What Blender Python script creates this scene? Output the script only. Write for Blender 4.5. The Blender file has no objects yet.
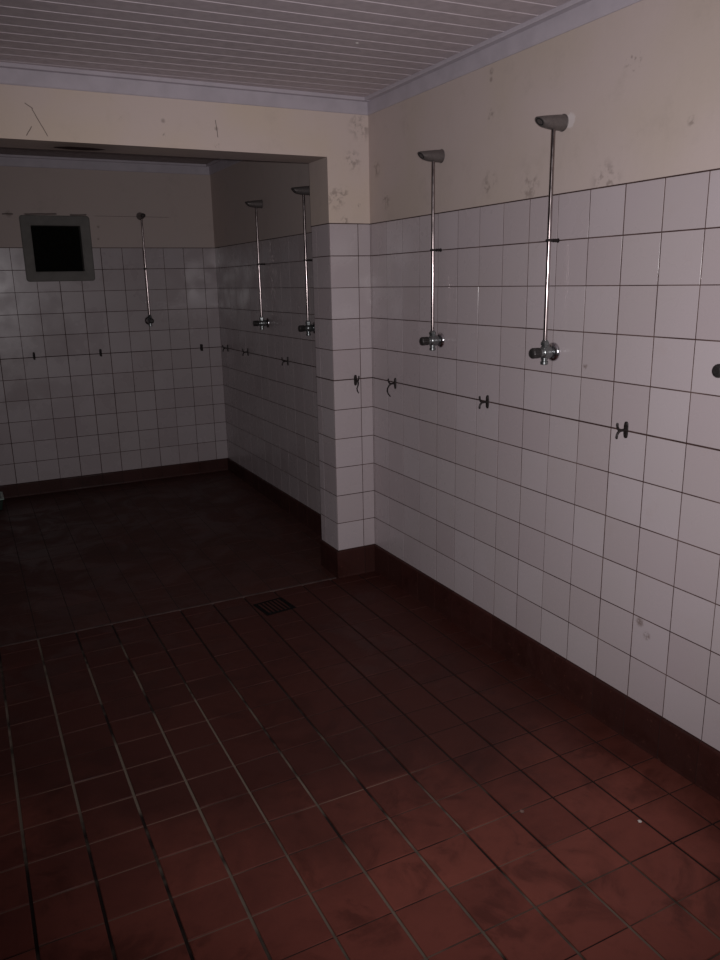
import bpy, bmesh, math, random
from mathutils import Vector, Matrix
random.seed(7)
S = 0.15                       # one wall tile, metres
FL = 12.0                      # floor lies twelve tile rows under the top tile line
COL = bpy.context.scene.collection
PI = math.pi

def W(X, Y, Z):                # tile units (right wall X=0, partition front Y=0, tile top Z=0) -> metres, floor at 0
    return Vector((X * S, Y * S, (Z + FL) * S))

# ------------------------------------------------------------------ node helpers
class N:
    def __init__(self, name, rough=0.5, metal=0.0, spec=0.5):
        self.m = bpy.data.materials.new(name); self.m.use_nodes = True
        self.t = self.m.node_tree; self.b = self.t.nodes['Principled BSDF']
        self.b.inputs['Roughness'].default_value = rough
        self.b.inputs['Metallic'].default_value = metal
        self.b.inputs['Specular IOR Level'].default_value = spec
        self._pos = None
    def node(self, typ, **kw):
        n = self.t.nodes.new(typ)
        for k, v in kw.items(): setattr(n, k, v)
        return n
    def link(self, a, b): self.t.links.new(a, b)
    def put(self, sock, v):
        if isinstance(v, bpy.types.NodeSocket): self.link(v, sock)
        elif isinstance(v, (tuple, list, Vector)) and len(v) == 3 and sock.type == 'RGBA': sock.default_value = (*v, 1)
        else: sock.default_value = v
    def pos(self):
        if self._pos is None: self._pos = self.node('ShaderNodeTexCoord').outputs['Object']
        return self._pos
    def math(self, op, a, b=0.0, c=0.0, clamp=False):
        n = self.node('ShaderNodeMath', operation=op, use_clamp=clamp)
        self.put(n.inputs[0], a); self.put(n.inputs[1], b)
        if len(n.inputs) > 2: self.put(n.inputs[2], c)
        return n.outputs[0]
    def vm(self, op, a, b):
        n = self.node('ShaderNodeVectorMath', operation=op)
        self.put(n.inputs[0], a); self.put(n.inputs[1], b)
        return n.outputs['Value'] if op in ('DOT_PRODUCT', 'DISTANCE', 'LENGTH') else n.outputs['Vector']
    def noise(self, scale, detail=3, rough=0.55, dist=0.0, stretch=None):
        n = self.node('ShaderNodeTexNoise')
        v = self.pos()
        if stretch: v = self.vm('MULTIPLY', v, stretch)
        self.link(v, n.inputs['Vector'])
        n.inputs['Scale'].default_value = scale; n.inputs['Detail'].default_value = detail
        n.inputs['Roughness'].default_value = rough; n.inputs['Distortion'].default_value = dist
        return n.outputs['Fac']
    def ramp(self, v, a, b, to0=0.0, to1=1.0):
        n = self.node('ShaderNodeMapRange', interpolation_type='SMOOTHSTEP')
        self.put(n.inputs['Value'], v)
        for k, x in (('From Min', a), ('From Max', b), ('To Min', to0), ('To Max', to1)): n.inputs[k].default_value = x
        return n.outputs[0]
    def mix(self, f, a, b):
        n = self.node('ShaderNodeMix', data_type='RGBA')
        self.put(n.inputs[0], f); self.put(n.inputs[6], a); self.put(n.inputs[7], b)
        return n.outputs[2]
    def attr(self, name):
        return self.node('ShaderNodeAttribute', attribute_name=name).outputs['Fac']
    def color(self, v): self.put(self.b.inputs['Base Color'], v); return self
    def rough(self, v): self.put(self.b.inputs['Roughness'], v); return self
    def bump(self, h, strength=0.2, dist=0.002):
        n = self.node('ShaderNodeBump'); n.inputs['Strength'].default_value = strength
        n.inputs['Distance'].default_value = dist
        self.put(n.inputs['Height'], h); self.link(n.outputs[0], self.b.inputs['Normal']); return self
    def spot(self, c, r, edge=None, thr=(0.42, 0.6), sc=45):
        """a smudge of mould or a scuff round a point of the wall"""
        d = self.vm('DISTANCE', self.pos(), c)
        m = self.ramp(d, r, r * 0.25)
        nz = self.ramp(self._n(sc), *thr)
        return self.math('MULTIPLY', m, nz)
    def _n(self, sc):
        if not hasattr(self, '_cache'): self._cache = {}
        if sc not in self._cache: self._cache[sc] = self.noise(sc, 4, 0.6)
        return self._cache[sc]
    def crack(self, a, b, w=0.0015, wig=0.008):
        a, b = Vector(a), Vector(b); mid = (a + b) / 2; d = b - a; L = d.length; d.normalize()
        q = self.vm('SUBTRACT', self.pos(), mid)
        u = self.math('ABSOLUTE', self.vm('DOT_PRODUCT', q, d))
        nrm = Vector((d.z, 0, -d.x)) if abs(d.y) < 1e-6 else Vector((0, d.z, -d.y))
        v = self.vm('DOT_PRODUCT', q, nrm)
        v = self.math('ADD', v, self.math('MULTIPLY', self.math('SUBTRACT', self._n(14), 0.5), wig))
        v = self.math('ABSOLUTE', v)
        return self.math('MULTIPLY', self.ramp(v, w * 1.6, w * 0.5), self.ramp(u, L / 2, L / 2 * 0.85))
    def maxof(self, l):
        o = l[0]
        for x in l[1:]: o = self.math('MAXIMUM', o, x)
        return o

# ------------------------------------------------------------------ materials
def mat_tile(name='glazed_white_tile', dull=0.0):
    n = N(name, 0.22, spec=0.45)
    t = n.attr('tint')
    c = n.mix(t, (0.446, 0.385, 0.396), (0.504, 0.450, 0.464))
    big = n.ramp(n.noise(2.2, 2), 0.4, 0.65)
    c = n.mix(n.math('MULTIPLY', big, 0.35), c, (0.461, 0.414, 0.407))
    film = n.ramp(n.noise(9, 5, 0.65), 0.55, 0.8, 0, 0.16)
    c = n.mix(film, c, (0.40, 0.31, 0.27))
    if dull: c = n.mix(dull, c, (0.17, 0.15, 0.145))  # mixes the whole tile evenly towards a darker grey, for the inner walls
    chips = n.maxof([n.spot(W(0, -12.28, -9.11), 0.022, thr=(0.35, 0.5), sc=90), n.spot(W(0, -12.5, -9.35), 0.02, sc=90),
                     n.spot(W(0, -14.55, -9.0), 0.012, sc=90), n.spot(W(0, -10.2, -3.75), 0.014, sc=90)])
    c = n.mix(n.math('MULTIPLY', chips, 0.7), c, (0.16, 0.11, 0.09))
    n.color(c); n.rough(n.ramp(n.noise(5, 3), 0.3, 0.7, 0.2, 0.38)); n.bump(n.noise(16, 2), 0.07, 0.002)
    return n.m

def mat_grout():
    n = N('tile_grout', 0.9, spec=0.2)
    k = n.ramp(n.noise(6, 4, 0.6), 0.35, 0.7)
    n.color(n.mix(k, (0.05, 0.026, 0.024), (0.14, 0.095, 0.085)))
    return n.m

def mat_grout_dark():
    n = N('rust_stained_grout', 0.9, spec=0.2)
    k = n.ramp(n.noise(10, 4, 0.6), 0.4, 0.7)
    n.color(n.mix(k, (0.045, 0.025, 0.022), (0.095, 0.058, 0.052)))
    return n.m

def plaster(name, base, alt, spots, cracks, rough=0.75):
    n = N(name, rough, spec=0.25)
    c = n.mix(n.ramp(n.noise(1.6, 3, 0.5), 0.38, 0.62), base, alt)
    c = n.mix(n.ramp(n.noise(7, 5, 0.7), 0.52, 0.78, 0, 0.3), c, tuple(x * 0.72 for x in base))
    marks = [n.spot(p, r, thr=th, sc=sc) for p, r, th, sc in spots]
    if marks: c = n.mix(n.math('MULTIPLY', n.maxof(marks), 0.42), c, (0.10, 0.07, 0.055))
    if cracks: c = n.mix(n.math('MULTIPLY', n.maxof([n.crack(*x) for x in cracks]), 0.8), c, (0.06, 0.04, 0.035))
    n.color(c); n.bump(n.noise(28, 5, 0.6), 0.25, 0.003)
    return n

TH = (0.45, 0.62); TH2 = (0.3, 0.45)
def mat_plaster_right():
    n = plaster('cream_painted_plaster', (0.508, 0.431, 0.377), (0.527, 0.446, 0.416),
        [(W(0, -11.1, 2.25), 0.05, (0.55, 0.66), 60), (W(0, -6.47, 3.08), 0.016, TH2, 90), (W(0, -6.46, 2.9), 0.013, TH2, 90), (W(0, -6.49, 0.5), 0.06, TH, 30),
         (W(0, -8.06, 0.28), 0.07, TH, 30), (W(0, -10.53, 0.1), 0.08, TH, 30), (W(0, -0.5, 1.6), 0.05, TH, 30),
         (W(0, -6.47, 2.1), 0.03, TH, 45), (W(0, -1.1, 0.6), 0.05, TH, 45), (W(0, -12.6, 0.9), 0.02, TH, 60)], [])
    old = n.b.inputs['Base Color'].links[0].from_socket
    d = n.vm('DISTANCE', n.pos(), W(0, -9.36, 1.47))
    n.color(n.mix(n.ramp(n.math('ADD', d, n.math('MULTIPLY', n._n(45), 0.02)), 0.036, 0.028, 0, 0.7), old, (0.66, 0.61, 0.60)))
    return n.m
def mat_plaster_partition():
    n = plaster('cream_lintel_plaster', (0.627, 0.525, 0.433), (0.627, 0.530, 0.484),
        [(W(-1.24, 0, 0.76), 0.07, TH, 40), (W(-1.0, 0, 0.9), 0.05, TH, 40), (W(-0.91, 0, 0.08), 0.03, TH, 60), (W(-0.4, 0, 0.55), 0.015, TH, 90),
         (W(-7.69, 0, 2.65), 0.010, TH, 60), (W(-6.52, 0, 2.66), 0.013, TH2, 110), (W(-6.52, 0, 2.3), 0.012, TH, 110),
         (W(-4.99, 0, 2.55), 0.012, TH2, 110), (W(-5.0, 0, 2.1), 0.018, TH, 110), (W(-0.6, 0, 1.9), 0.06, TH, 45), (W(-0.3, 0, 2.9), 0.08, TH, 30)],
        [(W(-9.95, 0, 2.75), W(-9.6, 0, 2.05)), (W(-10.15, 0, 2.05), W(-9.98, 0, 2.3)), (W(-10.1, 0, 2.85), W(-9.9, 0, 2.72)), (W(-5.0, 0, 2.8), W(-4.96, 0, 2.3))])
    return n.m
def mat_plaster_back():
    Y = 16.62
    n = plaster('faded_cream_plaster', (0.490, 0.410, 0.378), (0.490, 0.414, 0.385),
        [(W(-5.85, Y, 0.95), 0.014, TH2, 90), (W(-9.7, Y, 1.46), 0.03, TH2, 60), (W(-5.9, Y, 0.4), 0.012, TH2, 90)],
        [(W(-6.1, Y, 1.44), W(-2.3, Y, 1.44), 0.0012, 0.004), (W(-9.1, Y, 1.47), W(-7.6, Y, 1.5), 0.005, 0.01), (W(-7.1, Y, 1.47), W(-6.3, Y, 1.47), 0.005, 0.01), (W(-10.0, Y, 1.45), W(-9.5, Y, 1.47), 0.004, 0.01)])
    return n.m
def mat_soffit():
    n = plaster('soffit_plaster', (0.5148, 0.4303, 0.3744), (0.4680, 0.3926, 0.3653),
        [(W(-8.7, 0.75, 1.96), 0.2, (0.25, 0.4), 12)], [])
    d = n.vm('DISTANCE', n.vm('MULTIPLY', n.pos(), (1, 2.6, 1)), Vector((W(-8.7, 0, 0).x, W(0, 0.95, 0).y * 2.6, W(0, 0, 1.96).z)))
    old = n.b.inputs['Base Color'].links[0].from_socket
    hole = n.ramp(n.math('ADD', d, n.math('MULTIPLY', n._n(30), 0.05)), 0.135, 0.115)
    n.color(n.mix(hole, old, (0.035, 0.012, 0.010)))
    return n.m

def mat_quarry(name, a, b, wet=0.55, dark_areas=False):
    n = N(name, 0.5, spec=0.22)
    t = n.attr('tint')
    c = n.mix(t, a, b)
    st = n.ramp(n.noise(3.0, 5, 0.62, 1.0), 0.42, 0.6)
    foot = n.ramp(n.noise(5.5, 5, 0.6, 1.4), 0.44, 0.6)
    sm = n.math('MULTIPLY', st, foot)
    c = n.mix(n.math('MULTIPLY', sm, wet), c, tuple(x * 0.35 for x in a))
    c = n.mix(n.ramp(n.noise(22, 6, 0.7), 0.5, 0.8, 0, 0.4), c, tuple(x * 0.55 for x in a))
    c = n.mix(n.ramp(n.noise(60, 3, 0.7), 0.62, 0.75, 0, 0.25), c, (0.24, 0.10, 0.07))
    if dark_areas:
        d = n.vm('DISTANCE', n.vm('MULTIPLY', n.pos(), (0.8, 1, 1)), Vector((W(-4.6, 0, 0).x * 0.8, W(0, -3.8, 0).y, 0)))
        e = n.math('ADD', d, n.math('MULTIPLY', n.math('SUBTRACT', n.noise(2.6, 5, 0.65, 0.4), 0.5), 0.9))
        c = n.mix(n.ramp(e, 1.85, 0.9, 0, 0.86), c, (0.034, 0.012, 0.010))  # blends to a darker tone around mid floor, with a noisy edge
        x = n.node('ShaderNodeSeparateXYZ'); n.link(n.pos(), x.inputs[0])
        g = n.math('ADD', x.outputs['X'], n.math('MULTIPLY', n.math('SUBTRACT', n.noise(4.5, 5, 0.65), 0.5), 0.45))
        c = n.mix(n.ramp(g, -0.30, -0.06, 0, 0.55), c, tuple(x * 0.25 for x in a))  # darker towards the right wall, broken up by noise
    n.color(c); n.rough(n.math('SUBTRACT', 0.6, n.math('MULTIPLY', st, 0.2))); n.bump(n.noise(45, 5, 0.6), 0.25, 0.0015)
    return n.m

def mat_floor_grout():
    n = N('floor_cement_joint', 0.85, spec=0.25)
    k = n.ramp(n.noise(2.1, 4, 0.62, 0.3), 0.42, 0.56)
    x = n.node('ShaderNodeSeparateXYZ'); n.link(n.pos(), x.inputs[0])
    west = n.ramp(n.math('ADD', x.outputs['X'], n.math('MULTIPLY', x.outputs['Y'], 0.45)), -1.30, -1.62)   # pale cement only on the left and near side of the floor
    n.color(n.mix(n.math('MULTIPLY', k, west), (0.016, 0.009, 0.008), (0.165, 0.13, 0.10)))
    n.bump(n.noise(70, 4), 0.4, 0.002)
    return n.m
def mat_floor_grout_thin():
    n = N('floor_cross_joint', 0.85, spec=0.25)
    k = n.ramp(n.noise(1.7, 4, 0.62, 0.3), 0.40, 0.6)
    x = n.node('ShaderNodeSeparateXYZ'); n.link(n.pos(), x.inputs[0])
    west = n.ramp(n.math('ADD', x.outputs['X'], n.math('MULTIPLY', x.outputs['Y'], 0.45)), -1.30, -1.62)   # pale only on the left and near side, as in the long joints
    n.color(n.mix(n.math('MULTIPLY', k, west), (0.02, 0.010, 0.009), (0.17, 0.105, 0.08)))
    return n.m

def simple(name, c, rough=0.5, metal=0.0, spec=0.5, var=0.25, sc=60):
    n = N(name, rough, metal, spec)
    n.color(n.mix(n.ramp(n.noise(sc, 4), 0.35, 0.7), c, tuple(x * (1 - var) for x in c)))
    n.rough(n.ramp(n.noise(sc * 1.3, 3), 0.3, 0.7, rough * 0.8, min(1, rough * 1.25)))
    return n.m

M = dict(
    tile=mat_tile(), tile2=mat_tile('inner_white_tile', 0.22), grout=mat_grout(), groutd=mat_grout_dark(), pr=mat_plaster_right(), pp=mat_plaster_partition(), pb=mat_plaster_back(), soffit=mat_soffit(),
    quarry=mat_quarry('red_quarry_tile', (0.185, 0.052, 0.038), (0.25, 0.072, 0.051), dark_areas=True),
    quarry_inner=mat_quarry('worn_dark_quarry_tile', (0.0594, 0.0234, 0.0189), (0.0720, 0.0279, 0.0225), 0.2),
    plinth=mat_quarry('red_skirting_tile', (0.0390, 0.0130, 0.0105), (0.0490, 0.0165, 0.0135), 0.3),
    fgrout=mat_floor_grout(), fgrout2=mat_floor_grout_thin(),
    pgrout=simple('skirting_joint', (0.022, 0.011, 0.009), 0.9),
    cornice=simple('white_cornice_paint', (0.4840, 0.4424, 0.4840), 0.6, var=0.1, sc=12),
    ceil=simple('painted_ceiling_board', (0.562, 0.497, 0.524), 0.55, var=0.12, sc=25),
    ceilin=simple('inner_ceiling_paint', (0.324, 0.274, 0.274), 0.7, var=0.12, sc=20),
    chrome=simple('worn_chrome', (0.62, 0.62, 0.64), 0.2, 1.0, var=0.12, sc=120),
    pipe=simple('tarnished_chrome_pipe', (0.34, 0.29, 0.285), 0.19, 1.0, var=0.2, sc=14),
    head=simple('dull_grey_cast_metal', (0.17, 0.15, 0.145), 0.45, 0.55, var=0.2, sc=120),
    valve=simple('grey_plated_brass', (0.30, 0.32, 0.32), 0.3, 0.9, var=0.25, sc=150),
    knob=simple('dark_knurled_knob', (0.05, 0.046, 0.045), 0.45, 0.5, var=0.3, sc=150),
    dark=simple('black_rusted_iron', (0.022, 0.016, 0.015), 0.6, 0.3, var=0.4, sc=150),
    hole=simple('dark_void', (0.006, 0.005, 0.005), 0.8),
    frame=simple('grey_frame_paint', (0.19, 0.182, 0.17), 0.75, spec=0.2, var=0.15, sc=12),
    pane=simple('black_opening_panel', (0.006, 0.006, 0.005), 0.9, spec=0.05),
    tray=simple('dark_green_plastic', (0.012, 0.03, 0.02), 0.45), tray_rim=simple('pale_green_plastic', (0.32, 0.42, 0.36), 0.4),
    chip=simple('white_plaster_crumb', (0.62, 0.58, 0.55), 0.8), chip2=simple('dusty_plaster_crumb', (0.20, 0.12, 0.10), 0.8),
    iron=simple('blackened_drain_iron', (0.008, 0.007, 0.007), 0.85, 0.2, spec=0.15, var=0.4),
    cement=simple('threshold_cement', (0.085, 0.052, 0.046), 0.85, var=0.5, sc=14),
    door=simple('grey_door_paint', (0.3, 0.28, 0.27), 0.5),
)

# ------------------------------------------------------------------ mesh helpers
def link(name, bm, mats, parent=None, smooth=False):
    me = bpy.data.meshes.new(name); bm.normal_update(); bm.to_mesh(me); bm.free()
    for m in (mats if isinstance(mats, (list, tuple)) else [mats]): me.materials.append(m)
    if smooth:
        me.shade_smooth()
        try: me.set_sharp_from_angle(angle=math.radians(35))
        except Exception: pass
    o = bpy.data.objects.new(name, me); COL.objects.link(o)
    if parent: o.parent = parent
    return o
def struct(o): o['kind'] = 'structure'; return o
def thing(name, label, cat, loc, rz=0.0, group=None):
    o = bpy.data.objects.new(name, None); o.empty_display_size = 0.05; COL.objects.link(o)
    o.location = loc; o.rotation_euler = (0, 0, rz); o['label'] = label; o['category'] = cat
    if group: o['group'] = group
    return o
def copy_tree(o, parent=None):
    c = o.copy(); COL.objects.link(c)
    if parent: c.parent = parent
    for ch in list(o.children): copy_tree(ch, c)
    return c
def new(): return bmesh.new()
def tint_layer(bm): return bm.faces.layers.float.get('tint') or bm.faces.layers.float.new('tint')
def quad(bm, pts, mi=0, tint=None):
    f = bm.faces.new([bm.verts.new(p) for p in pts]); f.material_index = mi
    if tint is not None: f[tint_layer(bm)] = tint
    return f
def box(bm, a, b, mi=0):
    a, b = Vector(a), Vector(b)
    lo = Vector(map(min, a, b)); hi = Vector(map(max, a, b))
    v = [bm.verts.new((x, y, z)) for x in (lo.x, hi.x) for y in (lo.y, hi.y) for z in (lo.z, hi.z)]
    fs = []
    for i in ((0, 1, 3, 2), (4, 6, 7, 5), (0, 4, 5, 1), (2, 3, 7, 6), (0, 2, 6, 4), (1, 5, 7, 3)):
        f = bm.faces.new([v[k] for k in i]); f.material_index = mi; fs.append(f)
    return fs
def loft(bm, rings, cap0=True, cap1=True, mi=0):
    R = [[bm.verts.new(p) for p in r] for r in rings]; n = len(R[0])
    for a, b in zip(R, R[1:]):
        for i in range(n):
            f = bm.faces.new((a[i], a[(i + 1) % n], b[(i + 1) % n], b[i])); f.material_index = mi
    if cap0: bm.faces.new(R[0][::-1]).material_index = mi
    if cap1: bm.faces.new(R[-1]).material_index = mi
def lathe(bm, p0, axis, prof, n=20, mi=0):
    """prof: (distance along the axis, radius)"""
    axis = Vector(axis).normalized(); u = axis.orthogonal().normalized(); v = axis.cross(u)
    loft(bm, [[Vector(p0) + axis * d + (u * math.cos(2 * PI * i / n) + v * math.sin(2 * PI * i / n)) * r for i in range(n)] for d, r in prof], mi=mi)
def tube(bm, pts, r, n=10, mi=0):
    pts = [Vector(p) for p in pts]; rings = []
    u = None
    for i, p in enumerate(pts):
        d = (pts[min(i + 1, len(pts) - 1)] - pts[max(i - 1, 0)]).normalized()
        u = d.orthogonal().normalized() if u is None else (u - d * u.dot(d)).normalized()
        v = d.cross(u); rr = r[i] if isinstance(r, (list, tuple)) else r
        rings.append([p + (u * math.cos(2 * PI * k / n) + v * math.sin(2 * PI * k / n)) * rr for k in range(n)])
    loft(bm, rings, mi=mi)
def fix(bm): bmesh.ops.recalc_face_normals(bm, faces=bm.faces[:]); return bm

def tile_field(bm, P, us, vs, gap_u, gap_v, d0, d1, bev=0.0003, mi=0, tilt=0.0002, skip=None):
    """one raised glazed tile per cell between the grid lines; P(u, v, d) maps to the room"""
    lay = tint_layer(bm)
    for i in range(len(us) - 1):
        for j in range(len(vs) - 1):
            gu0 = gap_u[i] / 2 if isinstance(gap_u, list) else gap_u / 2; gu1 = gap_u[i + 1] / 2 if isinstance(gap_u, list) else gap_u / 2
            gv0 = gap_v[j] / 2 if isinstance(gap_v, list) else gap_v / 2; gv1 = gap_v[j + 1] / 2 if isinstance(gap_v, list) else gap_v / 2
            a, b, c, d = us[i] + gu0, us[i + 1] - gu1, vs[j] + gv0, vs[j + 1] - gv1
            if b - a < 0.004 or d - c < 0.004: continue
            t = random.random()
            for a, b, c, d in cut(a, b, c, d, skip): one_tile(bm, P, a, b, c, d, d0, d1, bev, mi, tilt, lay, t)
def cut(a, b, c, d, h):
    if not h or b <= h[0] or a >= h[1] or d <= h[2] or c >= h[3]: return [(a, b, c, d)]
    out = []
    if a < h[0]: out.append((a, h[0], c, d))
    if b > h[1]: out.append((h[1], b, c, d))
    l, r = max(a, h[0]), min(b, h[1])
    if c < h[2]: out.append((l, r, c, h[2]))
    if d > h[3]: out.append((l, r, h[3], d))
    return [q for q in out if q[1] - q[0] > .004 and q[3] - q[2] > .004]
def one_tile(bm, P, a, b, c, d, d0, d1, bev, mi, tilt, lay, t):
            tx, ty = random.uniform(-tilt, tilt), random.uniform(-tilt, tilt); js = random.uniform(-1, 1) * 0.00015
            o = [(a, c), (b, c), (b, d), (a, d)]
            q = [(a + bev, c + bev), (b - bev, c + bev), (b - bev, d - bev), (a + bev, d - bev)]
            lo = [bm.verts.new(P(u, v, d0)) for u, v in o]
            m1 = [bm.verts.new(P(u, v, d1 - bev * 0.6)) for u, v in o]
            h = (js + tx + ty, js - tx + ty, js - tx - ty, js + tx - ty)
            hi = [bm.verts.new(P(u, v, d1 + h[k])) for k, (u, v) in enumerate(q)]
            fs = [bm.faces.new(hi)]
            for A, B in ((lo, m1), (m1, hi)):
                for k in range(4): fs.append(bm.faces.new((A[k], A[(k + 1) % 4], B[(k + 1) % 4], B[k])))
            for f in fs: f.material_index = mi; f[lay] = t

def plinth_run(name, P, us, z_lo_fn, top, gap=0.003):
    """coved skirting tiles; P(u, out, z)"""
    bm = new(); lay = tint_layer(bm)
    def prof(zl):
        return [(0.0, top), (0.006, top), (0.0095, top - 0.003), (0.0105, top - 0.008), (0.0105, zl + 0.010), (0.012, zl + 0.002), (0.012, zl - 0.02), (0.0, zl - 0.02)]
    for a, b in zip(us, us[1:]):
        t = random.random(); j = random.uniform(-0.0008, 0.0008)
        A, B = a + gap / 2, b - gap / 2
        n0 = len(bm.faces); bm.faces.ensure_lookup_table()
        loft(bm, [[P(A, o + (j if o else 0), z) for o, z in prof(z_lo_fn(a))], [P(B, o + (j if o else 0), z) for o, z in prof(z_lo_fn(b))]])
        bm.faces.ensure_lookup_table()
        for f in bm.faces[n0:]: f[lay] = t
    back = [(0.0, top - 0.001), (0.0075, top - 0.001), (0.008, 0.03), (0.0085, 0.0), (0.0085, -0.02), (0.0, -0.02)]
    def bk(zl): return [(o, z if z > top / 2 else z + zl) for o, z in back]
    loft(bm, [[P(us[0], o, z) for o, z in bk(z_lo_fn(us[0]))], [P(us[-1], o, z) for o, z in bk(z_lo_fn(us[-1]))]], mi=1)
    return struct(link(name, fix(bm), [M['plinth'], M['pgrout']]))

def cornice(name, P, a, b):
    prof = [(0, -0.069), (0.006, -0.069), (0.009, -0.065), (0.010, -0.013), (0.032, -0.009), (0.033, -0.014), (0.038, -0.014), (0.040, -0.010), (0.040, 0.02), (0, 0.02)]
    bm = new(); loft(bm, [[P(a, o, z) for o, z in prof], [P(b, o, z) for o, z in prof]])
    return struct(link(name, fix(bm), M['cornice']))

# ------------------------------------------------------------------ the room's measures (tile units)
XL, YR = -30.0, -38.0          # left wall, rear wall
T = 1.40                       # partition thickness
YB = 16.62                     # back wall
XI = -0.20                     # inner right wall
PW = -1.47                     # pier's free edge
ZC, ZCI, ZL = 3.71, 3.94, 1.96 # ceilings, lintel underside
XP = -27.0                     # other side of the opening
BK = 0.12                      # wall body, metres
DT = 0.0009                    # tile face in front of grout
FALL = 0.36                    # inner floor rises towards the back wall

rows = [-(k) * S for k in range(11, -1, -1)]                      # row lines, bottom to top (relative to tile top), metres
zt = FL * S                                                       # height of the tile top
rowz = [zt + r for r in rows]
def row_gaps(n=12):
    g = [0.0038] * 12
    for k, w in ((5, 0.0052), (0, 0.005), (1, 0.0040), (2, 0.003)): g[11 - k] = w
    return g
RG = row_gaps()

# right wall ----------------------------------------------------------------
def wall(name, P, u0, u1, ztop, us, mats, hole=None, zbase=0.0):
    """P(u, out, z). body + raised tiles (mi 0), grout (1), plaster (2), dark row line (3)"""
    bm = new(); tint_layer(bm)
    def slab(a, b, c, d, o0, o1, mi):
        vs = [bm.verts.new(P(u, o, z)) for u in (a, b) for o in (o0, o1) for z in (c, d)]
        for i in ((0, 1, 3, 2), (4, 6, 7, 5), (0, 4, 5, 1), (2, 3, 7, 6), (0, 2, 6, 4), (1, 5, 7, 3)):
            bm.faces.new([vs[k] for k in i]).material_index = mi
    if hole:
        ha, hb, hc, hd = hole
        slab(u0, u1, zbase - 0.1, hc, -BK, 0, 1)
        slab(u0, ha, hc, zt, -BK, 0, 1); slab(hb, u1, hc, zt, -BK, 0, 1)
        slab(u0, ha, zt, hd, -BK, 0.002, 2); slab(hb, u1, zt, hd, -BK, 0.002, 2)
        slab(u0, u1, hd, ztop, -BK, 0.002, 2)
    else:
        slab(u0, u1, zbase - 0.1, zt, -BK, 0, 1)
        slab(u0, u1, zt, ztop, -BK, 0.002, 2)
    for k in (5,):
        slab(u0, u1, zt - k * S - 0.0026, zt - k * S + 0.0026, -0.01, 0.0010, 3)
    for a, b in ([(u0, hole[0]), (hole[1], u1)] if hole else [(u0, u1)]): slab(a, b, zt - 0.0030, zt + 0.0012, -0.01, 0.0021, 3)
    sk = hole
    tile_field(bm, lambda u, v, d: P(u, d, v), us, rowz, [random.choice((0.003, 0.0036, 0.0042, 0.0048)) for _ in us], RG, 0.0, DT, skip=sk)
    return struct(link(name, fix(bm), mats))

def cols(lo, hi, off):
    """column lines at off - k between lo and hi, in metres"""
    k = math.ceil(lo - off); out = [lo]
    while off + k < hi - 1e-6:
        if off + k - lo > 0.03: out.append(off + k)
        k += 1
    out.append(hi)
    return [x * S for x in out]

wm = [M['tile'], M['grout'], M['pr'], M['groutd']]
PRt = lambda u, o, z: Vector((-o, u, z))                          # right wall: outward is -x
wall('wall_right', PRt, YR * S, 0.0, (ZC + .4 + FL) * S, cols(YR, 0, -0.087), wm)
PIn = lambda u, o, z: Vector((XI * S - o, u, z))
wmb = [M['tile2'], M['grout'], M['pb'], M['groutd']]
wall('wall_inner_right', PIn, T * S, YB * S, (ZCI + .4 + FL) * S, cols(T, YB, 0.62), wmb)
PB = lambda u, o, z: Vector((u, YB * S - o, z))
HOLE = (-9.08 * S, -6.45 * S, (FL - 1.27) * S, (FL + 1.17) * S)
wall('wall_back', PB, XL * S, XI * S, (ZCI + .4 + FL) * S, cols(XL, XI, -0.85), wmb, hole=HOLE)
PLf = lambda u, o, z: Vector((XL * S + o, u, z))
wall('wall_left', PLf, YR * S, YB * S, (ZCI + .4 + FL) * S, cols(YR, YB, -0.5), wm)
# partition: lintel, pier on either side, tiles on the pier's face and in the opening --------------------
bm = new(); tint_layer(bm)
pl = 0.002
def pier(xa, xb):
    box(bm, (xa * S, 0, -0.1), (xb * S, T * S, zt), 1)
    sides = box(bm, (xa * S - pl * (xa != XL), -pl, zt), (xb * S + pl * (xb != 0.0), T * S + pl, (ZL + FL) * S), 2)
    sides[0].material_index = sides[1].material_index = 3
pier(PW, 0.0); pier(XL, XP)
fs = box(bm, (XL * S, -pl, (ZL + FL) * S), (0, T * S + pl, (ZCI + .4 + FL) * S), 2)
fs[4].material_index = 3
for f in fs:
    f.normal_update()
    if abs(f.normal.z) > 0.9 and f.calc_center_median().z < (ZL + FL + 0.1) * S: f.material_index = 3
    elif f.material_index == 3: f.material_index = 2
PF = lambda u, v, d: Vector((u, -d, v))
tile_field(bm, PF, [PW * S - DT, -0.455 * S, 0.0], rowz, 0.0034, RG, 0.0, DT)
tile_field(bm, PF, cols(XL, XP, -0.45)[:], rowz, 0.0034, RG, 0.0, DT)
tile_field(bm, lambda u, v, d: Vector((PW * S - d, u, v)), [0.0, 1.0 * S, T * S + DT], rowz, 0.0034, RG, 0.0, DT)
tile_field(bm, lambda u, v, d: Vector((u, T * S + d, v)), [PW * S, -0.45 * S, 0.0], rowz, 0.0034, RG, 0.0, DT)
tile_field(bm, lambda u, v, d: Vector((XP * S + d, u, v)), [0.0, 1.0 * S, T * S], rowz, 0.0034, RG, 0.0, DT)
for zz, h0, h1, d in ((zt, 0.003, 0.0012, 0.0026), (zt - 5 * S, 0.0026, 0.0026, 0.0012)):
    box(bm, (PW * S - d, -d, zz - h0), (0, T * S + d, zz + h1), 4)
struct(link('wall_partition', fix(bm), [M['tile'], M['grout'], M['pp'], M['soffit'], M['groutd']]))

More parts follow.
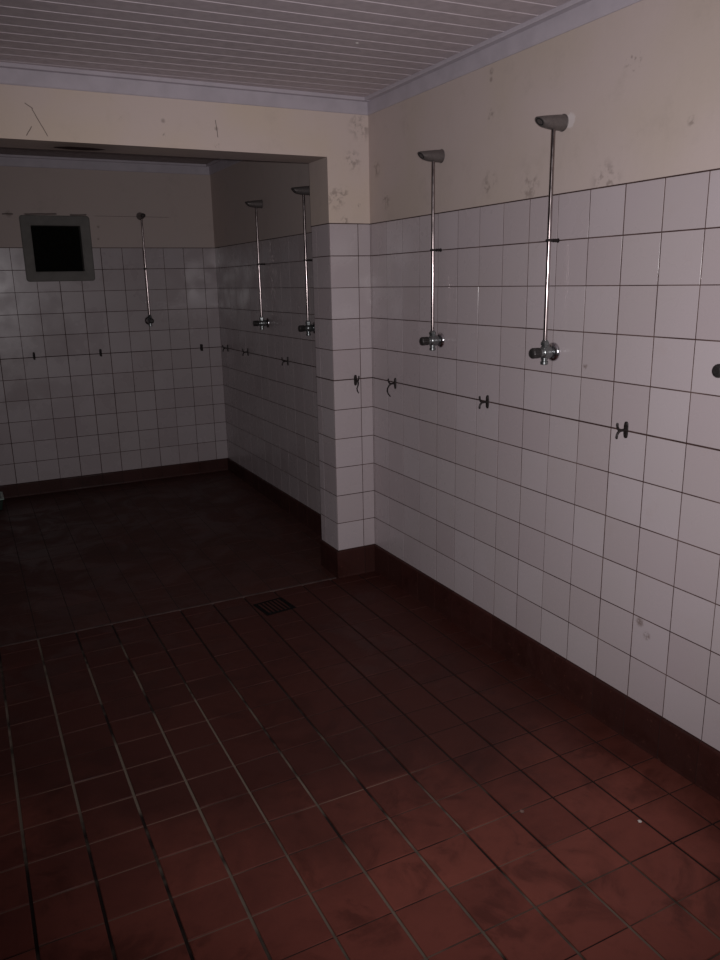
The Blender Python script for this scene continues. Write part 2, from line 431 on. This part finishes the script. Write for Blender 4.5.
# skirting -------------------------------------------------------------------
TOP = 1.0 * S
flat = lambda u: 0.0
inner = lambda u: FALL * S * max(0.0, (u / S)) / YB
plinth_run('baseboard_right', PRt, cols(YR, 0, -0.087), flat, TOP)
plinth_run('baseboard_partition', lambda u, o, z: Vector((u, -o, z)), [PW * S - 0.0105, -0.455 * S, 0.0], flat, TOP)
plinth_run('baseboard_opening', lambda u, o, z: Vector((PW * S - o, u, z)), [-0.0105, 1.0 * S, T * S], inner, TOP)
plinth_run('baseboard_inner', PIn, cols(T, YB, 0.62), inner, TOP)
plinth_run('baseboard_back', PB, cols(XL, XI, -0.85), lambda u: FALL * S, TOP)
plinth_run('baseboard_left', PLf, cols(YR, 0, -0.5), flat, TOP)

# floors ----------------------------------------------------------------------
bm = new(); tint_layer(bm)
box(bm, (XL * S - 0.1, YR * S - 0.1, -0.12), (0.1, 0.0, -0.0045), 1)
fu = []; k = 0
while -0.75 - 1.0725 * k > XL: fu.append((-0.75 - 1.0725 * k) * S); k += 1
fu = [XL * S] + fu[::-1] + [0.0]
fv = []; k = 0
while -0.62 - 1.0325 * k > YR: fv.append((-0.62 - 1.0325 * k) * S); k += 1
fv = [YR * S] + fv[::-1] + [0.0]
gu = [random.choice((0.0085, 0.0095, 0.0075, 0.009)) for _ in fu]
gv = [random.choice((0.0036, 0.0044, 0.005)) for _ in fv]
tile_field(bm, lambda u, v, d: Vector((u, v, d)), fu, fv, gu, gv, -0.0045, 0.0, bev=0.0016, tilt=0.0007)
for v, g in list(zip(fv, gv))[1:-1]:                               # thin cross joints, a little higher than the long ones
    for a, b in zip(fu, fu[1:]):
        x0, x1 = a + 0.0045, b - 0.0045
        quad(bm, [(x0, v - g / 2 - .0005, -0.0018), (x1, v - g / 2 - .0005, -0.0018), (x1, v + g / 2 + .0005, -0.0018), (x0, v + g / 2 + .0005, -0.0018)], 2)
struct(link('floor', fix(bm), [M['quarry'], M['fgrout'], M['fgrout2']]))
bm = new(); tint_layer(bm)
def PFI(u, v, d): return Vector((u, v, d + inner(v)))
vs_ = [bm.verts.new(PFI(u, v, d)) for u in (XL * S - .1, 0.0) for v in (0.0, YB * S + .1) for d in (-0.12, -0.001)]
for i in ((0, 1, 3, 2), (4, 6, 7, 5), (0, 4, 5, 1), (2, 3, 7, 6), (0, 2, 6, 4), (1, 5, 7, 3)): bm.faces.new([vs_[q] for q in i]).material_index = 1
iv = [0.0]; 
while iv[-1] + 1.0325 * S < YB * S: iv.append(iv[-1] + 1.0325 * S)
iv.append(YB * S)
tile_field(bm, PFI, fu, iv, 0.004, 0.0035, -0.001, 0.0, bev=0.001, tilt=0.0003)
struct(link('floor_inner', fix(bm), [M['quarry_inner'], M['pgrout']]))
bm = new()
box(bm, (XP * S, -0.006, -0.004), (PW * S - 0.02, 0.006, 0.0035))
struct(link('trim_threshold', fix(bm), M['cement']))

# ceilings ---------------------------------------------------------------------
bm = new()
zc = (ZC + FL) * S; pitch = 0.6 * S; g = 0.007; dep = 0.006
y = 0.17 * S; slope = -0.028
def CP(x, y, z): return (x, y + slope * (x - (-6 * S)), z)
prof = [(y + 0.3, zc)]
lines = []
yy = -1.13 * S + 2 * pitch
while yy > YR * S - 0.3: lines.append(yy); yy -= pitch
pr = [(lines[0] + 0.05, zc)]
for L in lines: pr += [(L + g / 2, zc), (L + g * 0.12, zc + dep), (L - g * 0.3, zc + dep), (L - g / 2, zc)]
pr.append((lines[-1] - 0.05, zc))
for (a, za), (b, zb) in zip(pr, pr[1:]):
    quad(bm, [CP(XL * S - .1, a, za), CP(0.05, a, za), CP(0.05, b, zb), CP(XL * S - .1, b, zb)])
for p in (pr[0], pr[-1]): pass
bmesh.ops.remove_doubles(bm, verts=bm.verts[:], dist=1e-6)
r = bmesh.ops.extrude_face_region(bm, geom=bm.faces[:])
top = [v for v in r['geom'] if isinstance(v, bmesh.types.BMVert)]
for v in top: v.co.z = zc + 0.05
struct(link('ceiling', fix(bm), M['ceil']))
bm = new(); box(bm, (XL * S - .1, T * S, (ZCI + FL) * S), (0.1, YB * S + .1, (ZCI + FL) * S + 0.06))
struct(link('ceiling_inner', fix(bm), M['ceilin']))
cz = lambda P0, top: (lambda u, o, z: P0(u, o, z + top))
cornice('trim_1', cz(PRt, zc), YR * S, 0.0)
cornice('trim_2', cz(lambda u, o, z: Vector((u, -o, z)), zc), XL * S, 0.0)
zci = (ZCI + FL) * S
cornice('trim_3', cz(PB, zci), XL * S, XI * S)
cornice('trim_4', cz(PIn, zci), T * S, YB * S)
cornice('trim_5', cz(PLf, zc), YR * S, 0.0)

# ------------------------------------------------------------------ showers
PX = -0.040                                                       # the riser stands this far off the wall
def ell(x_top, x_bot, zl, zh, w, n=24):
    out = []
    for i in range(n):
        a = 2 * PI * i / n; z = (zl + zh) / 2 + (zh - zl) / 2 * math.sin(a); f = (math.sin(a) + 1) / 2
        out.append(Vector((x_bot + (x_top - x_bot) * f, w / 2 * math.cos(a), z)))
    return out
def make_shower(label, loc, rz=0.0, group=None):
    t = thing('wall_shower', label, 'shower', loc, rz, group)
    ZH = 4.965 * S                                                # head above the valve
    # head
    b = new()
    st = [(0.0, 0.0, -.025, .0245, .048), (-.006, -.006, -.025, .0245, .048), (-.03, -.03, -.0250, .0225, .046), (-.058, -.055, -.0230, .0190, .044),
          (-.082, -.072, -.0205, .0160, .042), (-.103, -.083, -.0180, .0130, .040), (-.111, -.086, -.0150, .0112, .037)]
    loft(b, [[p + Vector((0, 0, ZH)) for p in ell(*s)] for s in st])
    hd = link('shower_head', fix(b), M['head'], t, True); hd['label'] = 'dull grey wedge-shaped head'
    b = new()
    d = Vector((-0.72, 0, -0.69)).normalized(); c = Vector((-.0975, 0, ZH - .0030))
    lathe(b, c - d * .004, d, [(0, .0145), (.0044, .0145), (.0050, .0138), (.0050, .0110), (.0022, .0098)], 18)
    link('nozzle', fix(b), M['hole'], hd, True)
    b = new(); lathe(b, (0, 0, ZH), (-1, 0, 0), [(0, .027), (.002, .027), (.0035, .025)], 24)
    link('wall_plate', fix(b), M['head'], t, True)
    # riser
    b = new(); lathe(b, (PX, 0, .022), (0, 0, 1), [(0, .0072), (ZH - .04, .0072)], 16)
    link('riser_pipe', fix(b), M['pipe'], t, True)
    # clip
    zc_ = 2.5 * S
    b = new()
    lathe(b, (0, 0, zc_), (-1, 0, 0), [(0, .0075), (.003, .0075), (.0032, .0045), (.009, .0045), (.0092, .0062), (.013, .0062), (.0132, .0045), (.019, .0045), (.0192, .0062), (.023, .0062), (.0232, .004), (.031, .004)], 12)
    n1, n2 = 18, 8
    V = [[b.verts.new((PX + (.0095 + .0028 * math.cos(q * 2 * PI / n2)) * math.cos(p * 2 * PI / n1), (.0095 + .0028 * math.cos(q * 2 * PI / n2)) * math.sin(p * 2 * PI / n1), zc_ + .0045 * math.sin(q * 2 * PI / n2))) for q in range(n2)] for p in range(n1)]
    for p in range(n1):
        for q in range(n2): b.faces.new((V[p][q], V[(p + 1) % n1][q], V[(p + 1) % n1][(q + 1) % n2], V[p][(q + 1) % n2]))
    cl = link('pipe_clip', fix(b), M['dark'], t, True); cl['label'] = 'black ring clip on a short stud'
    # valve
    b = new(); lathe(b, (0, 0, 0), (-1, 0, 0), [(0, .033), (.003, .033), (.007, .0305), (.011, .025), (.0135, .020), (.014, .018)], 32)
    link('flange', fix(b), M['chrome'], t, True)['label'] = 'round polished chrome flange'
    b = new(); lathe(b, (-.011, 0, 0), (-1, 0, 0), [(0, .017), (.004, .017), (.006, .020), (.012, .022), (.036, .022), (.042, .0195), (.044, .0165), (.058, .0160)], 24)
    vb = link('valve_body', fix(b), M['valve'], t, True)
    b = new(); lathe(b, (PX, 0, .014), (0, 0, 1), [(0, .014), (.008, .014), (.009, .0125), (.012, .0125), (.013, .0155), (.022, .0155), (.024, .012), (.029, .010)], 6)
    link('pipe_nut', fix(b), M['valve'], vb)
    b = new(); lathe(b, (PX, 0, -.012), (0, 0, -1), [(0, .012), (.012, .012), (.013, .0105), (.017, .0105), (.019, .0135), (.028, .0135), (.030, .011)], 16)
    link('drain_plug', fix(b), M['valve'], vb, True)
    b = new()
    n = 32; rings = []
    for x, r in ((-.064, .0145), (-.066, .0172), (-.094, .0172), (-.098, .015), (-.1, .010)):
        rings.append([Vector((x, r * (1 + (.05 if i % 2 and r > .017 else 0)) * math.cos(2 * PI * i / n), r * (1 + (.05 if i % 2 and r > .017 else 0)) * math.sin(2 * PI * i / n))) for i in range(n)])
    loft(b, rings)
    link('push_knob', fix(b), M['knob'], t)['label'] = 'dark ribbed round knob'
    return t
ZV = -3.5
G = 'wall showers with riser pipes'
sh = make_shower('grey wall shower with chrome riser on front wall, nearest the pier corner', W(0, -4.25, ZV) + Vector((-DT, 0, 0)), 0, G)
def put(src, label, loc, rz):
    c = copy_tree(src); c.location = loc; c.rotation_euler = (0, 0, rz); c['label'] = label; return c
put(sh, 'grey wall shower with chrome riser under pale plaster patch, second from pier corner', W(0, -9.13, ZV) + Vector((-DT, 0, 0)), 0)
put(sh, 'wall shower cut off by the photo edge, only its dark knob showing', W(0, -14.14, ZV + .05) + Vector((-DT, 0, 0)), 0)
put(sh, 'dim wall shower inside the dark alcove, just behind the pier', W(XI, 4.30, ZV) + Vector((-DT, 0, 0)), 0)
put(sh, 'dim wall shower inside the dark alcove, deeper in, nearest the back corner', W(XI, 9.45, ZV) + Vector((-DT, 0, 0)), 0)
put(sh, 'thin dark shower on the back wall beside the square vent', W(-3.84, YB, ZV) + Vector((0, -DT, 0)), PI / 2)

# ------------------------------------------------------------------ coat hooks
def make_hook(label, loc, rz=0.0, bent=0, group=None):
    t = thing('coat_hook', label, 'hook', loc, rz, group)
    b = new()
    n = 20; pts = []
    for i in range(n):
        a = 2 * PI * i / n; ca, sa = math.cos(a), math.sin(a)
        pts.append((math.copysign(abs(ca) ** 0.6, ca) * 0.0085, math.copysign(abs(sa) ** 0.6, sa) * 0.027))
    loft(b, [[Vector((-x, p[0] * s, p[1] * s)) for p in pts] for x, s in ((0, 1), (.003, 1), (.005, .86))])
    link('back_plate', fix(b), M['dark'], t, True)
    b = new(); tube(b, [(-.003, 0, 0), (-.016, 0, .0005), (-.03, 0, 0)], [.006, .0045, .005]); link('stem', fix(b), M['dark'], t, True)
    b = new(); tube(b, [(-.027, 0, -.001), (-.035, 0, .006), (-.039, 0, .014), (-.040, 0, .021), (-.040, 0, .026)], [.0045, .0042, .0038, .0042, .003]); link('prong', fix(b), M['dark'], t, True)
    b = new()
    if bent:
        s = bent
        tube(b, [(-.026, 0, 0), (-.036, .002 * s, -.010), (-.041, .006 * s, -.022), (-.040, .012 * s, -.036), (-.036, .008 * s, -.050), (-.030, -.002 * s, -.062)], [.0045, .004, .0035, .0033, .0033, .0028])
        o = link('prong', fix(b), M['dark'], t, True); o['label'] = 'long bent prong hanging down'
    else:
        tube(b, [(-.027, 0, .001), (-.035, 0, -.006), (-.039, 0, -.013), (-.040, 0, -.020), (-.039, 0, -.025)], [.0045, .0042, .0038, .0042, .003])
        link('prong', fix(b), M['dark'], t, True)
    return t
GH = 'black hooks along the stained tile joint'
dR = Vector((-DT, 0, 0)); dB = Vector((0, -DT, 0))
hk = make_hook('black double hook on the front wall, between the two showers', W(0, -6.6, -5.0) + dR, 0, 0, GH)
put(hk, 'black double hook alone on the white wall, between second shower and photo edge', W(0, -11.53, -4.98) + dR, 0)
hb = make_hook('black hook with drooping bent prong, on front wall beside the pier corner', W(0, -1.6, -5.03) + dR, 0, 1, GH)
put(hb, 'black hook with drooping bent prong, on the face of the pier', W(-0.66, 0, -5.04) + dB, PI / 2)
put(hk, 'small dark hook on the back wall, under the square vent', W(-9.37, YB, -4.93) + dB, PI / 2)
put(hk, 'small dark hook on the back wall, midway between vent and thin shower', W(-6.33, YB, -4.95) + dB, PI / 2)
put(hk, 'small dark hook on the back wall, nearest the alcove corner', W(-1.28, YB, -4.97) + dB, PI / 2)
put(hk, 'faint hook on the alcove side wall, tight against the back corner', W(XI, 15.45, -4.99) + dR, 0)
put(hk, 'faint hook on the alcove side wall, below the deeper alcove shower', W(XI, 12.3, -4.97) + dR, 0)
put(hk, 'faint hook on the alcove side wall, between the two alcove showers', W(XI, 7.2, -5.0) + dR, 0)

# ------------------------------------------------------------------ square vent in the back wall
vent = thing('wall_vent', 'square grey-framed vent with dark opening high on the back wall', 'vent', W(-7.76, YB, -0.05))
def rrect(w, h, r, y, n=5):
    out = []
    for cx, cz, a0 in ((w - r, h - r, 0), (-w + r, h - r, 90), (-w + r, -h + r, 180), (w - r, -h + r, 270)):
        for i in range(n + 1):
            a = math.radians(a0 + 90 * i / n); out.append(Vector((cx + r * math.cos(a), y, cz + r * math.sin(a))))
    return out
b = new()
ow, oh, iw, ih = 1.53 * S, 1.475 * S, 1.085 * S, 1.03 * S
loft(b, [rrect(ow, oh, .02, .02), rrect(ow, oh, .02, -.012), rrect(ow - .006, oh - .006, .018, -.018), rrect(iw + .012, ih + .012, .01, -.018), rrect(iw, ih, .006, -.010), rrect(iw - .002, ih - .002, .006, .06)], False, False)
link('vent_frame', fix(b), M['frame'], vent, True)
b = new(); box(b, (-iw - .01, .058, -ih - .01), (iw + .01, .07, ih + .01)); link('dark_panel', fix(b), M['pane'], vent)
# ------------------------------------------------------------------ floor drain, tray, crumbs
drain = thing('floor_drain', 'dark square floor drain sunk beside the threshold', 'drain', W(-4.4, -1.25, -FL) + Vector((0, 0, 0.0)), 0.12)
b = new()
hw = 0.078
for a, c in (((-hw, -hw), (hw, -hw + .01)), ((-hw, hw - .01), (hw, hw)), ((-hw, -hw + .01), (-hw + .01, hw - .01)), ((hw - .01, -hw + .01), (hw, hw - .01))):
    box(b, (*a, -.002), (*c, .0022))
link('rim', fix(b), M['iron'], drain)
b = new()
for k in range(7):
    x = -hw + .016 + k * .0208
    box(b, (x - .0045, -hw + .01, -.002), (x + .0045, hw - .01, .0012))
link('grate', fix(b), M['iron'], drain)
b = new(); box(b, (-hw + .006, -hw + .006, -.004), (hw - .006, hw - .006, -.0005)); link('sump', fix(b), M['hole'], drain)

ty = 14.35
tz = FALL * S * ty / YB + 0.001
tray = thing('plastic_crate', 'low dark green plastic crate with pale rim, at the photo edge by back wall', 'crate', Vector((-12.55 * S, (ty + 0.75) * S, tz + 0.004)))
b = new(); hx, hy, hh = 1.0 * S, 0.72 * S, 0.083
loft(b, [[Vector((x, -y, z)) if False else Vector((x, y, z)) for x, y in ((-a, -c), (a, -c), (a, c), (-a, c))] for a, c, z in ((hx - .02, hy - .02, 0), (hx - .006, hy - .006, hh - .006), (hx - .01, hy - .01, hh - .006), (hx - .024, hy - .024, .005))], True, True)
link('body', fix(b), M['tray'], tray)
b = new()
loft(b, [[Vector((x, y, z)) for x, y in ((-a, -c), (a, -c), (a, c), (-a, c))] for a, c, z in ((hx - .006, hy - .006, hh - .008), (hx, hy, hh - .008), (hx, hy, hh), (hx - .016, hy - .016, hh), (hx - .016, hy - .016, hh - .008))], False, False)
link('rim', fix(b), M['tray_rim'], tray)

def crumb(label, p, r, name='plaster_crumb', mat='chip'):
    b = new(); bmesh.ops.create_icosphere(b, subdivisions=2, radius=r)
    for v in b.verts: v.co *= random.uniform(0.75, 1.2); v.co.z = max(v.co.z * 0.6, -r * .35)
    o = link(name, b, M[mat], None, True); o.location = p + Vector((0, 0, r * .35)); o['label'] = label; o['category'] = 'debris'; o['group'] = 'plaster crumbs on the tiles'
crumb('bright white crumb on the red floor, nearest the long skirting', W(-1.93, -14.38, -FL), .0055)
crumb('dusty reddish crumb on the red floor, farther from the long skirting', W(-3.73, -13.07, -FL), .0065, mat='chip2')
b = new(); lathe(b, (0, 0, .003), (0, 0, -1), [(0, .007), (.003, .007), (.006, .005), (.007, .002)], 12)
o = link('ceiling_stud', fix(b), M['chip'], None, True); o.location = W(-3.01, -5.17, ZC); o['label'] = 'tiny bright stud head on the boarded ceiling'; o['category'] = 'stud'

# ------------------------------------------------------------------ camera and light
yaw, pit, rol = 0.467359897, -0.251251466, -0.0201585975
cam = bpy.data.cameras.new('camera'); co = bpy.data.objects.new('camera', cam); COL.objects.link(co)
F = Vector((math.sin(yaw) * math.cos(pit), math.cos(yaw) * math.cos(pit), math.sin(pit)))
R0 = Vector((math.cos(yaw), -math.sin(yaw), 0)); U0 = R0.cross(F)
R = math.cos(rol) * R0 + math.sin(rol) * U0; U = -math.sin(rol) * R0 + math.cos(rol) * U0
CP0 = W(-12.3665113, -23.3987405, -1.81521517)
m = Matrix.Identity(4)
for i in range(3): m[i][0], m[i][1], m[i][2], m[i][3] = R[i], U[i], -F[i], CP0[i]
co.matrix_world = m
cam.sensor_fit = 'VERTICAL'; cam.sensor_height = 36; cam.sensor_width = 27; cam.lens = 772.7325 / 960 * 36
cam.clip_start = 0.02
bpy.context.scene.camera = co

# the phone's own lamp, beside the lens and tipped a little upwards: the only light in the picture
l = bpy.data.lights.new('phone_flash', 'SPOT'); l.energy = 192; l.spot_size = math.radians(100); l.spot_blend = 1.0; l.shadow_soft_size = 0.012
l.color = (1.0, 0.94, 0.965)
lo = bpy.data.objects.new('phone_flash', l); COL.objects.link(lo)
aim = F + U * math.tan(math.radians(8)) + R * math.tan(math.radians(5))
lo.rotation_mode = 'QUATERNION'; lo.rotation_quaternion = aim.to_track_quat('-Z', 'Y'); lo.location = CP0 + R * 0.012 + U * 0.02
w = bpy.data.worlds.new('world'); bpy.context.scene.world = w; w.use_nodes = True
w.node_tree.nodes['Background'].inputs[0].default_value = (0, 0, 0, 1)
bpy.context.scene.cycles.caustics_reflective = False
vs = bpy.context.scene.view_settings
bpy.context.scene.display_settings.display_device = 'sRGB'
vs.view_transform = 'Standard'; vs.look = 'None'; vs.exposure = 0.0; vs.gamma = 1.0; vs.use_curve_mapping = False
